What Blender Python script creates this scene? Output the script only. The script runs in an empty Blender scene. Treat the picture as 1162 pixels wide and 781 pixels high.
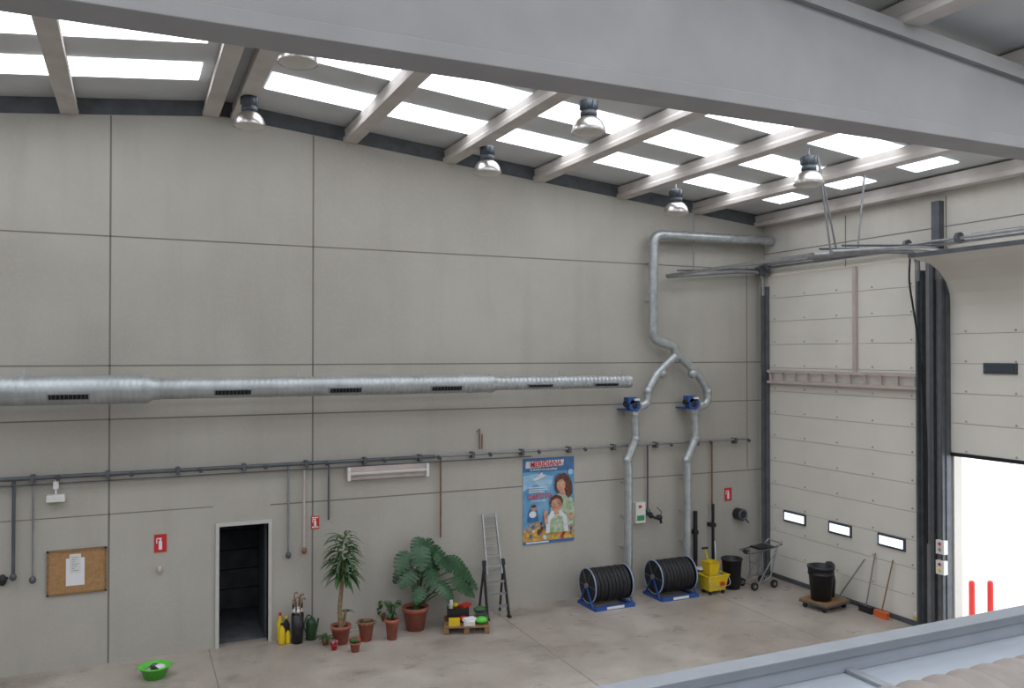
import bpy, math, random
from mathutils import Vector, Matrix
random.seed(7)
V=Vector
# ------------------------------------------------------------------ camera
F=947.0; YAW=math.radians(24.47); PITCH=math.atan(10.5/947)
cd=bpy.data.cameras.new('camera'); cam=bpy.data.objects.new('camera',cd)
bpy.context.collection.objects.link(cam)
cd.sensor_width=36; cd.lens=36*F/1162; cd.clip_end=300
cam.location=(0,0,5); cam.rotation_euler=(math.pi/2+PITCH,0,-YAW)
bpy.context.scene.camera=cam
bpy.context.scene.view_settings.view_transform='Standard'
RM=cam.rotation_euler.to_matrix()
# survey helpers: convert measurements to metres on the real planes of the hall
def ray(x,y): return RM@V(((x-581)/F,-(y-390.5)/F,-1))
def W(x,y,Y=15.0):
    d=ray(x,y); t=Y/d.y; return V((d.x*t,Y,5+d.z*t))
def RW(x,y,X=13.18):
    d=ray(x,y); t=X/d.x; return V((X,d.y*t,5+d.z*t))
def FL(x,y,Z=0.0):
    d=ray(x,y); t=(Z-5)/d.z; return V((d.x*t,d.y*t,Z))
# ------------------------------------------------------------------ materials
def s(r,g,b):
    f=lambda c:(c/255/12.92) if c/255<=.04045 else ((c/255+.055)/1.055)**2.4
    return (f(r),f(g),f(b),1)
def mat(name,col,rough=.6,metal=0,var=0.0,scale=4,bump=0,emis=0,stretch=(1,1,1),spec=.4,col2=None,bscale=None):
    m=bpy.data.materials.new(name); m.use_nodes=True; n=m.node_tree.nodes; l=m.node_tree.links
    p=n['Principled BSDF']; c=s(*col)
    p.inputs['Base Color'].default_value=c; p.inputs['Roughness'].default_value=rough
    p.inputs['Metallic'].default_value=metal; p.inputs['Specular IOR Level'].default_value=spec
    if emis:
        p.inputs['Emission Color'].default_value=c; p.inputs['Emission Strength'].default_value=emis
    if var or bump:
        tc=n.new('ShaderNodeTexCoord'); mp=n.new('ShaderNodeMapping'); mp.inputs['Scale'].default_value=stretch
        l.new(tc.outputs['Object'],mp.inputs['Vector'])
    if var:
        t=n.new('ShaderNodeTexNoise'); t.inputs['Scale'].default_value=scale; t.inputs['Detail'].default_value=6
        l.new(mp.outputs[0],t.inputs['Vector'])
        r=n.new('ShaderNodeValToRGB'); r.color_ramp.elements[0].position=.3; r.color_ramp.elements[1].position=.7
        if col2: d=s(*col2)
        else: d=tuple(x*(1-var) for x in c[:3])+(1,)
        r.color_ramp.elements[0].color=d
        r.color_ramp.elements[1].color=tuple(min(1,x*(1+var*.3)) for x in c[:3])+(1,)
        l.new(t.outputs['Fac'],r.inputs['Fac']); l.new(r.outputs[0],p.inputs['Base Color'])
    if bump:
        t=n.new('ShaderNodeTexNoise'); t.inputs['Scale'].default_value=bscale or scale*3; l.new(mp.outputs[0],t.inputs['Vector'])
        b=n.new('ShaderNodeBump'); b.inputs['Strength'].default_value=bump; b.inputs['Distance'].default_value=.02
        l.new(t.outputs['Fac'],b.inputs['Height']); l.new(b.outputs[0],p.inputs['Normal'])
    return m
def layered(name,base,dark,light,rough,streak=True,floor=False):
    m=bpy.data.materials.new(name); m.use_nodes=True; n=m.node_tree.nodes; l=m.node_tree.links
    p=n['Principled BSDF']; p.inputs['Roughness'].default_value=rough; p.inputs['Specular IOR Level'].default_value=.3
    tc=n.new('ShaderNodeTexCoord')
    def noise(sc,stretch,det=5,lo=.35,hi=.7):
        mp=n.new('ShaderNodeMapping'); mp.inputs['Scale'].default_value=stretch; l.new(tc.outputs['Object'],mp.inputs['Vector'])
        t=n.new('ShaderNodeTexNoise'); t.inputs['Scale'].default_value=sc; t.inputs['Detail'].default_value=det
        l.new(mp.outputs[0],t.inputs['Vector'])
        r=n.new('ShaderNodeMapRange'); r.inputs[1].default_value=lo; r.inputs[2].default_value=hi; l.new(t.outputs['Fac'],r.inputs[0]); return r.outputs[0]
    def mix(a,b,f,k):
        x=n.new('ShaderNodeMix'); x.data_type='RGBA'
        mu=n.new('ShaderNodeMath'); mu.operation='MULTIPLY'; mu.inputs[1].default_value=k; l.new(f,mu.inputs[0]); l.new(mu.outputs[0],x.inputs[0])
        if isinstance(a,tuple): x.inputs[6].default_value=a
        else: l.new(a,x.inputs[6])
        x.inputs[7].default_value=b; return x.outputs[2]
    c=mix(s(*base),s(*dark),noise(.5,(1,1,1)),.7)
    if streak: c=mix(c,s(*dark),noise(2.2,(1,1,.12),6,.5,.8),.55)
    if floor:
        c=mix(c,s(96,88,82),noise(.7,(1,1.8,1),7,.52,.76),.7)
        c=mix(c,s(*light),noise(.5,(1.3,1,1),4,.42,.72),.8)
        c=mix(c,s(90,82,77),noise(2.6,(1,1.6,1),7,.58,.8),.55)
        c=mix(c,s(70,62,58),noise(9,(1,1,1),4,.64,.8),.4)
    c=mix(c,s(*light),noise(14,(1,1,1),3,.5,.9),.35)
    l.new(c,p.inputs['Base Color'])
    if floor:
        rr=n.new('ShaderNodeMapRange'); rr.inputs[3].default_value=.26; rr.inputs[4].default_value=.55
        l.new(noise(1.5,(1,1,1)),rr.inputs[0]); l.new(rr.outputs[0],p.inputs['Roughness'])
        p.inputs['Specular IOR Level'].default_value=.5
    b=n.new('ShaderNodeBump'); b.inputs['Strength'].default_value=.15; b.inputs['Distance'].default_value=.01
    l.new(noise(30,(1,1,1)),b.inputs['Height']); l.new(b.outputs[0],p.inputs['Normal'])
    return m
def spiral(name,col,pitch=.09):
    m=mat(name,col,.42,.6,var=.2,scale=3); n=m.node_tree.nodes; l=m.node_tree.links
    tc=n.new('ShaderNodeTexCoord'); w=n.new('ShaderNodeTexWave'); w.bands_direction='X'
    w.inputs['Scale'].default_value=.314/pitch; w.inputs['Distortion'].default_value=.3
    mp=n.new('ShaderNodeMapping'); mp.inputs['Rotation'].default_value=(0,0,.12)
    l.new(tc.outputs['Object'],mp.inputs[0]); l.new(mp.outputs[0],w.inputs['Vector'])
    b=n.new('ShaderNodeBump'); b.inputs['Strength'].default_value=.6; b.inputs['Distance'].default_value=.01
    l.new(w.outputs['Fac'],b.inputs['Height']); l.new(b.outputs[0],n['Principled BSDF'].inputs['Normal']); return m

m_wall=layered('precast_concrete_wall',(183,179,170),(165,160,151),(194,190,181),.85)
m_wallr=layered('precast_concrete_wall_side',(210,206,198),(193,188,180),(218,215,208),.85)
m_floor=layered('worn_concrete_floor',(166,155,145),(144,133,123),(192,183,174),.45,False,True)
m_joint=mat('panel_joint',(124,120,114),.9)
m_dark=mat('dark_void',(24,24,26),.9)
m_gap=mat('shadow_gap',(96,100,104),.9,var=.3)
m_roof=mat('roof_sheet',(204,206,206),.7,var=.1,scale=1.5)
m_beam=mat('precast_beam',(202,195,189),.8,var=.15,scale=2.5,bump=.1)
m_girder=mat('girder_concrete',(160,158,157),.8,var=.1,scale=1.5)
m_sky=mat('translucent_skylight',(243,248,255),.5,emis=3.75)
m_galv=spiral('galvanised_spiral_duct',(182,187,188))
m_zinc=mat('galvanised_pipe',(186,191,192),.4,.6,var=.22,scale=8)
m_steel=mat('dark_steel_track',(100,104,109),.5,.4,var=.25,scale=5)
m_steel2=mat('grey_steel',(152,153,155),.45,.5,var=.2,scale=6)
m_black=mat('black_rubber',(34,34,37),.5,var=.2,scale=10)
m_blackp=mat('black_plastic',(40,40,44),.4,var=.1)
m_blue=mat('blue_paint',(48,84,150),.4,var=.15)
m_lblue=mat('pale_blue_steel',(150,168,195),.4,var=.1)
m_white=mat('white_paint',(225,224,220),.5,var=.05)
m_frame=mat('grey_door_frame',(196,194,190),.5,var=.05)
m_pink=mat('pinkish_primer_steel',(196,182,178),.6,var=.15)
m_panel=mat('sectional_panel',(226,222,213),.55,var=.06,scale=1.2)
m_pline=mat('panel_seam',(176,170,160),.8)
m_terra=mat('terracotta',(166,98,80),.8,var=.25,scale=8)
m_leaf=mat('leaf_green',(62,98,54),.4,var=.45,scale=5)
m_leaf2=mat('monstera_green',(50,86,54),.32,var=.4,scale=3)
m_bark=mat('bark',(150,128,98),.9,var=.4,scale=18)
m_soil=mat('soil',(60,45,34),.95,var=.4,scale=20)
m_wood=mat('pallet_wood',(150,118,84),.8,var=.4,scale=6,stretch=(1,8,8))
m_cork=mat('cork',(176,136,94),.9,var=.2,scale=25)
m_paper=mat('paper',(232,232,236),.7,var=.03)
m_red=mat('sign_red',(200,50,44),.4)
m_yellow=mat('yellow_plastic',(226,194,40),.4,var=.1)
m_green=mat('lime_plastic',(96,200,70),.35,var=.08)
m_orange=mat('orange_plastic',(216,104,56),.5)
m_alu=mat('aluminium',(196,200,203),.3,.85,var=.1,scale=10)
m_refl=mat('lamp_reflector',(196,192,188),.3,.85,var=.15,scale=12)
m_lampb=mat('lamp_ballast',(78,84,90),.5,.3)
m_glass=mat('lamp_glass',(200,196,186),.2)
m_sand=mat('sandwich_panel_blue_white',(160,166,173),.45,var=.06)
m_grey=mat('grey_cap',(146,150,155),.5,.2,var=.1)
m_flex=mat('flexible_duct',(152,143,135),.6,var=.15,scale=5)
m_out=mat('outside_ground',(235,230,228),.9,var=.08,scale=.6)
m_glow=mat('glowing_door_pane',(225,240,255),.3,emis=1.3)  # pane emits by itself in place of daylight; door panel behind is solid
m_rust=mat('rust_pipe',(134,100,82),.7,var=.3,scale=8)
m_dglass=mat('dark_window',(70,78,86),.2)
m_bluebot=mat('blue_bottle',(90,130,200),.3)
m_wall2=mat('plain_wall',(186,183,176),.9,var=.1)

# ------------------------------------------------------------------ mesh builder
class Ob:
    def __init__(self,name): self.n=name; self.v=[];self.f=[];self.fm=[];self.fs=[];self.m=[]
    def add(self,vs,fs,m,smooth=False):
        if m not in self.m: self.m.append(m)
        k=self.m.index(m); o=len(self.v); self.v+= [tuple(a) for a in vs]
        for f in fs: self.f.append([i+o for i in f]); self.fm.append(k); self.fs.append(smooth)
    def bx(self,a,b,m):
        a,b=[min(p,q) for p,q in zip(a,b)],[max(p,q) for p,q in zip(a,b)]
        vs=[(x,y,z) for x in(a[0],b[0]) for y in(a[1],b[1]) for z in(a[2],b[2])]
        self.add(vs,[(0,1,3,2),(4,6,7,5),(0,4,5,1),(2,3,7,6),(0,2,6,4),(1,5,7,3)],m)
    def box(self,c,size,m,rot=None):
        R=rot or Matrix.Identity(3); c=V(c)
        vs=[c+R@V((x*size[0]/2,y*size[1]/2,z*size[2]/2)) for x in(-1,1) for y in(-1,1) for z in(-1,1)]
        self.add(vs,[(0,1,3,2),(4,6,7,5),(0,4,5,1),(2,3,7,6),(0,2,6,4),(1,5,7,3)],m)
    def beam(self,p,q,w,h,m,up=(0,0,1)):
        p,q=V(p),V(q); d=(q-p).normalized(); sd=d.cross(V(up))
        if sd.length<1e-3: sd=d.cross(V((0,1,0)))
        sd.normalize(); u=sd.cross(d)
        R=Matrix((d,sd,u)).transposed(); self.box((p+q)/2,((q-p).length,w,h),m,R)
    def tube(self,pts,r,m,seg=10,caps=True):
        pts=[V(p) for p in pts]; n=len(pts); rs=r if isinstance(r,(list,tuple)) else [r]*n
        d0=(pts[1]-pts[0]).normalized(); a=V((0,0,1)) if abs(d0.z)<.9 else V((1,0,0))
        u=d0.cross(a).normalized(); vs=[]; 
        for i,p in enumerate(pts):
            d=((pts[min(i+1,n-1)]-pts[max(i-1,0)])).normalized()
            u=(u-d*u.dot(d)).normalized(); w=d.cross(u)
            for k in range(seg):
                t=2*math.pi*k/seg; vs.append(p+(u*math.cos(t)+w*math.sin(t))*rs[i])
        fs=[(i*seg+k,i*seg+(k+1)%seg,(i+1)*seg+(k+1)%seg,(i+1)*seg+k) for i in range(n-1) for k in range(seg)]
        self.add(vs,fs,m,True)
        if caps:
            self.add(vs[:seg],[tuple(range(seg))[::-1]],m); self.add(vs[-seg:],[tuple(range(seg))],m)
    def cyl(self,p,q,r,m,r1=None,seg=16,caps=True): self.tube([p,q],[r,r if r1 is None else r1],m,seg,caps)
    def lathe(self,c,prof,m,seg=24,R=None):
        c=V(c); R=R or Matrix.Identity(3); vs=[]
        for (r,z) in prof:
            for k in range(seg):
                t=2*math.pi*k/seg; vs.append(c+R@V((r*math.cos(t),r*math.sin(t),z)))
        n=len(prof)
        self.add(vs,[(i*seg+k,i*seg+(k+1)%seg,(i+1)*seg+(k+1)%seg,(i+1)*seg+k) for i in range(n-1) for k in range(seg)],m,True)
    def disc(self,c,r,m,R=None,seg=24):
        c=V(c); R=R or Matrix.Identity(3)
        self.add([c+R@V((r*math.cos(2*math.pi*k/seg),r*math.sin(2*math.pi*k/seg),0)) for k in range(seg)],[tuple(range(seg))],m)
    def ball(self,c,r,m,seg=14,rings=8,R=None):
        if not isinstance(r,(tuple,list)): r=(r,r,r)
        R=R or Matrix.Identity(3); c=V(c); vs=[];
        for i in range(rings+1):
            a=math.pi*i/rings
            for k in range(seg):
                t=2*math.pi*k/seg; vs.append(c+R@V((r[0]*math.sin(a)*math.cos(t),r[1]*math.sin(a)*math.sin(t),r[2]*math.cos(a))))
        self.add(vs,[(i*seg+k,(i+1)*seg+k,(i+1)*seg+(k+1)%seg,i*seg+(k+1)%seg) for i in range(rings) for k in range(seg)],m,True)
    def poly(self,vs,m): self.add(vs,[tuple(range(len(vs)))],m)
    def prism_y(self,prof,y0,y1,m):
        n=len(prof); vs=[(x,y0,z) for x,z in prof]+[(x,y1,z) for x,z in prof]
        self.add(vs,[tuple(range(n)),tuple(range(n,2*n))[::-1]]+[(i,(i+1)%n,n+(i+1)%n,n+i) for i in range(n)],m)
    def torus(self,c,R_,r,m,rot,seg=28,s2=8):
        c=V(c); vs=[]
        for i in range(seg):
            a=2*math.pi*i/seg
            for k in range(s2):
                b=2*math.pi*k/s2; vs.append(c+rot@V(((R_+r*math.cos(b))*math.cos(a),(R_+r*math.cos(b))*math.sin(a),r*math.sin(b))))
        self.add(vs,[(i*s2+k,((i+1)%seg)*s2+k,((i+1)%seg)*s2+(k+1)%s2,i*s2+(k+1)%s2) for i in range(seg) for k in range(s2)],m,True)
    def finish(self,bevel=0):
        me=bpy.data.meshes.new(self.n); me.from_pydata(self.v,[],self.f)
        for m in self.m: me.materials.append(m)
        me.polygons.foreach_set('material_index',self.fm); me.polygons.foreach_set('use_smooth',self.fs); me.update()
        o=bpy.data.objects.new(self.n,me); bpy.context.collection.objects.link(o)
        if bevel:
            b=o.modifiers.new('bevel','BEVEL'); b.width=bevel; b.segments=2; b.limit_method='ANGLE'
        return o
def fillet(pts,rad=.12,n=5):
    pts=[V(p) for p in pts]; out=[pts[0]]
    for i in range(1,len(pts)-1):
        a,b,c=pts[i-1],pts[i],pts[i+1]; r=min(rad,(a-b).length*.45,(c-b).length*.45)
        p=b+(a-b).normalized()*r; q=b+(c-b).normalized()*r
        for k in range(n+1):
            t=k/n; out.append(p*(1-t)**2+b*2*t*(1-t)+q*t*t)
    out.append(pts[-1]); return out
RX=Matrix.Rotation(math.pi/2,3,'Y')   # lathe axis -> world X
RY=Matrix.Rotation(-math.pi/2,3,'X')  # lathe axis -> world Y
def RZ(a): return Matrix.Rotation(a,3,'Z')

# ------------------------------------------------------------------ shell
YB=15.0; XR=13.18; XL=-10.2; YN=-9.0; RID=1.42
zb=lambda x: 9.05-.1*abs(x-RID)      # underside of purlins / top of gable wall
zr=lambda x: 9.32-.1*abs(x-RID)      # roof sheet
o=Ob('floor'); o.bx((XL,YN,-.15),(XR+.22,YB+.2,0),m_floor)
for yy in (3.5,9.3): o.bx((XL,yy-.008,0),(XR,yy+.008,.001),m_joint)
for xx in (-4,1.2,6.4,11.0): o.bx((xx-.008,YN,0),(xx+.008,YB,.001),m_joint)
o.finish()
DX0,DX1,DZ=1.36,2.17,2.05
o=Ob('wall_back')
o.bx((XL,YB,0),(DX0,YB+.2,DZ),m_wall); o.bx((DX1,YB,0),(XR+.2,YB+.2,DZ),m_wall)
o.bx((XL,YB,DZ),(XR+.2,YB+.2,7),m_wall)
o.prism_y([(XL,7),(XR+.2,7),(XR+.2,zb(XR+.2)),(RID,zb(RID)),(XL,zb(XL))],YB,YB+.2,m_wall)
o.prism_y([(XL,zb(XL)),(RID,zb(RID)),(XR+.2,zb(XR+.2)),(XR+.2,zr(XR+.2)+.02),(RID,zr(RID)+.02),(XL,zr(XL)+.02)],YB+.02,YB+.2,m_gap)  # solid infill coloured dark to stand for the shadow under the roof
for xx in (-6.85,-3.6,-.33,2.93): o.bx((xx-.014,YB-.002,0),(xx+.014,YB+.01,zb(xx)-.01),m_joint)
for zz,x0 in ((6.9,XL),(4.8,XL),(3.93,XL),(2.36,2.2)): o.bx((x0,YB-.002,zz-.011),(XR,YB+.01,zz+.011),m_joint)
o.bx((XL,YB-.002,2.39),(DX0-.1,YB+.01,2.405),m_joint)
o.bx((12.66,YB-.002,2.4),(12.68,YB+.01,7.0),m_joint)
o.finish()
# dark room behind the doorway
o=Ob('door_1')
o.bx((DX0-.06,YB-.03,0),(DX0,YB+.22,DZ+.06),m_frame); o.bx((DX1,YB-.03,0),(DX1+.06,YB+.22,DZ+.06),m_frame)
o.bx((DX0,YB-.03,DZ),(DX1,YB+.22,DZ+.06),m_frame)
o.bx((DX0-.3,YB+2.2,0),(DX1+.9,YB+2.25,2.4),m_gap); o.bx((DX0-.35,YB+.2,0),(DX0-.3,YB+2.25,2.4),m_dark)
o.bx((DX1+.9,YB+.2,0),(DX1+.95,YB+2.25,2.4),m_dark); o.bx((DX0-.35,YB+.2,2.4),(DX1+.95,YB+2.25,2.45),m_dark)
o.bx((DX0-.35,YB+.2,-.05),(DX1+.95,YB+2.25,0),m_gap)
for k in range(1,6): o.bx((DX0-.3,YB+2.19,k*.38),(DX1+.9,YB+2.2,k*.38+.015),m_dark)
o.bx((DX1-.03,YB+.22,.02),(DX1+.02,YB+.95,DZ-.02),m_lampb)
o.finish()
Y1a,Y1b=10.62,14.88; Y2a,Y2b=5.9,10.17; ZD=6.75
o=Ob('wall_right')
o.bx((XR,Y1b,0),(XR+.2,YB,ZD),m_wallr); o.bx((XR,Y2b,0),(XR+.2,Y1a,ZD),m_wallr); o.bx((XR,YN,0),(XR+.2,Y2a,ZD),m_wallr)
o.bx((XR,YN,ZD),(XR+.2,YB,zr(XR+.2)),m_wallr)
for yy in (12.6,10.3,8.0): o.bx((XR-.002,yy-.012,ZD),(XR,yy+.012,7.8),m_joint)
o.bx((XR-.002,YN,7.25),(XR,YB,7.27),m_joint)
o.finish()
o=Ob('wall_left'); o.bx((XL-.2,YN,0),(XL,YB+.2,zr(XL)),m_wall2); o.finish()
o=Ob('wall_rear'); o.bx((XL,YN-.2,0),(XR+.2,YN,8),m_wall2); o.prism_y([(XL,8),(XR+.2,8),(XR+.2,zr(XR+.2)),(RID,zr(RID)),(XL,zr(XL))],YN-.2,YN,m_wall2); o.finish()
o=Ob('ceiling')
o.prism_y([(XL-.2,zr(XL-.2)),(RID,zr(RID)),(XR+.4,zr(XR+.4)),(XR+.4,zr(XR+.4)+.08),(RID,zr(RID)+.08),(XL-.2,zr(XL-.2)+.08)],YN-.2,YB+.3,m_roof)
o.finish()
o=Ob('skylight')
for y in (12.98,11.28,9.58,7.88,4.6,2.9,1.2,-.5,-2.2,-3.9,-5.6,-7.3):
    for a,b in ((XL+.6,RID-.5),(RID+.5,XR-.6)):
        o.add([(a,y,zr(a)-.012),(b,y,zr(b)-.012),(b,y+.84,zr(b)-.012),(a,y+.84,zr(a)-.012)],[(0,1,2,3)],m_sky)
o.finish()
# purlins
PX=[-8.6,-6.7,-4.8,-2.87,-.93,1.2,1.65,3.6,5.52,7.43,9.38,11.3,13.04]
for x in PX:
    o=Ob('roof_purlin'); z0=zb(x); z1=min(zr(x-.13),zr(x+.13))-.015
    w=.13
    pr=[(x-w,z0),(x+w,z0),(x+w,z0+.08),(x+w*.7,z0+.12),(x+w*.8,z1),(x-w*.8,z1),(x-w*.7,z0+.12),(x-w,z0+.08)]
    o.prism_y(pr,YN+.02,YB+.015,m_beam); o.finish(.006)
o=Ob('roof_girder')
GB=7.33
top=[(XR-.02,zb(XR)-.004),(RID,zb(RID)-.004),(XL+.02,zb(XL)-.004)]
o.prism_y([(XL+.03,GB+.05),(XR-.03,GB+.05)]+[(a,b-.02) for a,b in top],6.27,6.53,m_girder)
o.bx((XL+.02,6.2,GB),(XR-.02,6.6,GB+.13),m_girder)
o.prism_y([(XL+.02,zb(XL)-.14),(RID,zb(RID)-.14),(XR-.02,zb(XR)-.14)]+top,6.2,6.6,m_girder)
o.finish(.008)

# ------------------------------------------------------------------ sectional doors
def rivets(o,x,ys,zs):
    for yy in ys:
        for zz in zs: o.cyl((x-.012,yy,zz),(x,yy,zz),.018,m_pline,seg=8)
o=Ob('door_2')
n=13; h=ZD/n
for i in range(n):
    o.bx((13.1,Y1a-.02,i*h+.004),(13.14,Y1b+.02,(i+1)*h-.004),m_panel)
    o.bx((13.125,Y1a,i*h-.006),(13.15,Y1b,i*h+.006),m_pline)
rivets(o,13.1,[Y1a+.35+k*.9 for k in range(5)],[i*h+.06 for i in range(n)])
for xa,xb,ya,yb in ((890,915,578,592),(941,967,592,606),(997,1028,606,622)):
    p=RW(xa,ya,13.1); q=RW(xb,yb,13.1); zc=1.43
    o.bx((13.07,q.y,zc-.12),(13.1,p.y,zc+.12),m_lampb); o.bx((13.065,q.y+.04,zc-.08),(13.075,p.y-.04,zc+.08),m_glow)
o.bx((13.06,Y1a,0),(13.1,Y1b,.09),m_steel)
o.finish()
o=Ob('door_3')
z=3.26; hh=.52; i=0
while z<5.85:
    z2=min(z+hh,5.86); o.bx((13.1,Y2a,z+.004),(13.14,Y2b,z2-.004),m_panel); o.bx((13.125,Y2a,z-.006),(13.15,Y2b,z+.006),m_pline); z=z2
rivets(o,13.1,[Y2b-.3-k*.9 for k in range(5)],[3.3+k*.52 for k in range(5)])
arc=[(13.12,5.84),(13.1,6.05),(13.0,6.28),(12.85,6.45),(12.6,6.58),(12.1,6.66)]
for (a,b),(c,d) in zip(arc[:-1],arc[1:]): o.beam((a,(Y2a+Y2b)/2,b),(c,(Y2a+Y2b)/2,d),Y2b-Y2a,.045,m_panel,(0,0,1) if abs(c-a)>.05 else (1,0,0))
o.bx((12.07,Y2a,6.63),(12.12,Y2b,6.70),m_steel)
p=RW(1117,412,13.1); q=RW(1155,425,13.1)
o.bx((13.07,q.y,q.z),(13.1,p.y,p.z),m_lampb); o.bx((13.06,q.y+.04,q.z+.03),(13.08,p.y-.04,p.z-.03),m_dglass)
o.bx((13.08,Y2a,3.2),(13.15,Y2b,3.26),m_black)
o.finish()
o=Ob('door_truss')
zt0,zt1=4.36,4.6
for zz in (zt0,zt1): o.bx((12.98,Y1a+.12,zz-.03),(13.05,Y1b-.18,zz+.03),m_pink)
yy=Y1a+.2
while yy<Y1b-.2:
    o.bx((12.99,yy-.015,zt0),(13.04,yy+.015,zt1),m_pink)
    yy+=.38
o.bx((13.04,Y1a+.12,zt0),(13.098,Y1b-.18,zt0+.04),m_pink)
p=RW(968,430,13.0); o.bx((13.03,p.y-.04,zt1),(13.098,p.y+.04,6.72),m_pink)
o.finish()
# tracks, shaft, hangers
XT=10.36
def track(yc,name,w=.05):
    o=Ob(name)
    o.bx((12.98,yc-w,0),(13.09,yc+w,6.5),m_steel); o.bx((12.9,yc-.02,0),(12.99,yc+.02,6.5),m_steel)
    o.tube(fillet([(12.94,yc,6.3),(12.94,yc,6.82),(12.3,yc,6.82),(XT,yc,6.64)],.35,8),.045,m_steel2,8)
    o.tube([(12.94,yc+.06,6.9),(XT+.3,yc+.06,6.78)],.02,m_steel,6)
    return o
o=track(14.78,'door_track')
o.bx((12.8,14.7,6.75),(13.1,14.86,6.94),m_steel)
a=W(793,248,14.6); o.tube([(a.x,14.78,zb(a.x)),(a.x,14.78,6.7)],.018,m_steel2,6); o.finish()
o=track(10.7,'door_track')
o.bx((XT-.03,10.6,6.62),(XT+.03,14.8,6.68),m_steel2)
for dx,dy,tx in ((.75,.1,.2),(1.1,.0,1.3),(.5,0,.2)):
    o.tube([(XT+dx,10.7+dy,6.68),(XT+tx,10.7,zr(XT+tx)-.03)],.018,m_steel2,6)
o.finish()
o=track(10.2,'door_track',.04); o.finish()
o=Ob('torsion_shaft')
o.tube([(12.92,5.9,6.98),(12.92,14.86,6.98)],.03,m_steel2,8)
for yc in (12.2,12.9,8.0,8.7,9.3): o.tube([(12.92,yc-.3,6.98),(12.92,yc+.3,6.98)],.05,m_steel2,10)
for yc in (14.6,10.9,9.85): o.cyl((12.92,yc-.03,6.98),(12.92,yc+.03,6.98),.1,m_steel)
o.bx((13.0,5.95,6.9),(13.1,14.86,6.95),m_steel2)
o.finish()
o=Ob('door_jamb_column')
o.bx((13.02,10.26,0),(13.178,10.6,6.85),m_steel2); o.bx((12.96,10.4,0),(13.03,10.48,6.85),m_steel)
o.bx((13.05,10.34,6.85),(13.178,10.5,7.72),m_steel)
o.tube(fillet([(12.7,10.66,6.7),(12.62,10.62,6.3),(12.8,10.57,5.2),(12.95,10.54,3.6),(12.95,10.54,1.6)],.4,6),.018,m_black,6)
o.tube([(12.95,10.35,6.3),(12.95,10.35,.3)],.014,m_black,6)
o.finish()
for (px,py,mm) in ((1071,620,m_steel2),(1071,643,m_yellow)):
    p=RW(px,py,12.96); o=Ob('door_control_box'); o.bx((12.86,p.y-.08,p.z-.13),(12.96,p.y+.08,p.z+.11),m_white)
    o.cyl((12.84,p.y,p.z+.05),(12.86,p.y,p.z+.05),.025,m_red,seg=10); o.cyl((12.84,p.y,p.z-.05),(12.86,p.y,p.z-.05),.025,mm,seg=10); o.finish()
# outside
o=Ob('outside_ground'); o.bx((XR+.22,-40,-.2),(90,70,-.03),m_out); o.finish()
for px in (1103,1124):
    p=FL(px,702); o=Ob('bollard'); o.cyl((p.x,p.y,-.03),(p.x,p.y,.66),.055,m_red); o.lathe((p.x,p.y,.66),[(.055,0),(.05,.03),(.03,.05),(0,.055)],m_red,16)
    o.cyl((p.x,p.y,-.03),(p.x,p.y,-.01),.11,m_steel); o.finish()

# ------------------------------------------------------------------ ventilation duct
o=Ob('ventilation_duct'); yd=14.5; zc=4.43
R1,R2,R3=.225,.168,.13
o.tube([(XL+.1,yd,zc),(.14,yd,zc)],R1,m_galv,28); o.tube([(.14,yd,zc),(.22,yd,zc),(.3,yd,zc),(.4,yd,zc)],[R1+.006,R1+.006,R2+.006,R2+.006],m_zinc,28)
o.tube([(.4,yd,zc),(6.12,yd,zc)],R2,m_galv,28); o.tube([(6.12,yd,zc),(6.18,yd,zc),(6.24,yd,zc),(6.3,yd,zc)],[R2+.006,R2+.006,R3+.006,R3+.006],m_zinc,24)
o.tube([(6.3,yd,zc),(9.24,yd,zc)],R3,m_galv,24)
for x,r in ((-1.5,R1),(2.6,R2),(4.2,R2),(5.7,R2),(7.7,R3),(9.15,R3),(-4,R1),(-7,R1)):
    o.tube([(x-.03,yd,zc),(x+.03,yd,zc)],r+.006,m_zinc,28); o.bx((x-.015,yd,zc-.02),(x+.015,YB,zc+.02),m_zinc)
    o.bx((x-.015,yd+.1,zc),(x+.015,yd+.12,zc+r+.1),m_zinc)
for a,b,r in ((-1.16,-.59,R1),(-3.4,-2.83,R1),(1.21,1.8,R2),(3.08,3.65,R2),(4.92,5.52,R2),(6.88,7.41,R3),(8.34,8.89,R3)):
    ang=math.radians(22); c=V(((a+b)/2,yd-r*math.cos(ang)*.99,zc-r*math.sin(ang)))
    R=Matrix.Rotation(ang,3,'X'); hh=.1 if r>.15 else .075
    o.box(c,(b-a,.05,hh),m_steel2,R); o.box(c+V((0,-.012,-.003)),(b-a-.04,.05,hh-.03),m_dark,R)
    for k in range(9): o.box(c+V(((k-4)*(b-a)/10,-.016,-.004)),(.008,.05,hh-.03),m_steel,R)
o.finish()

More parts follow.
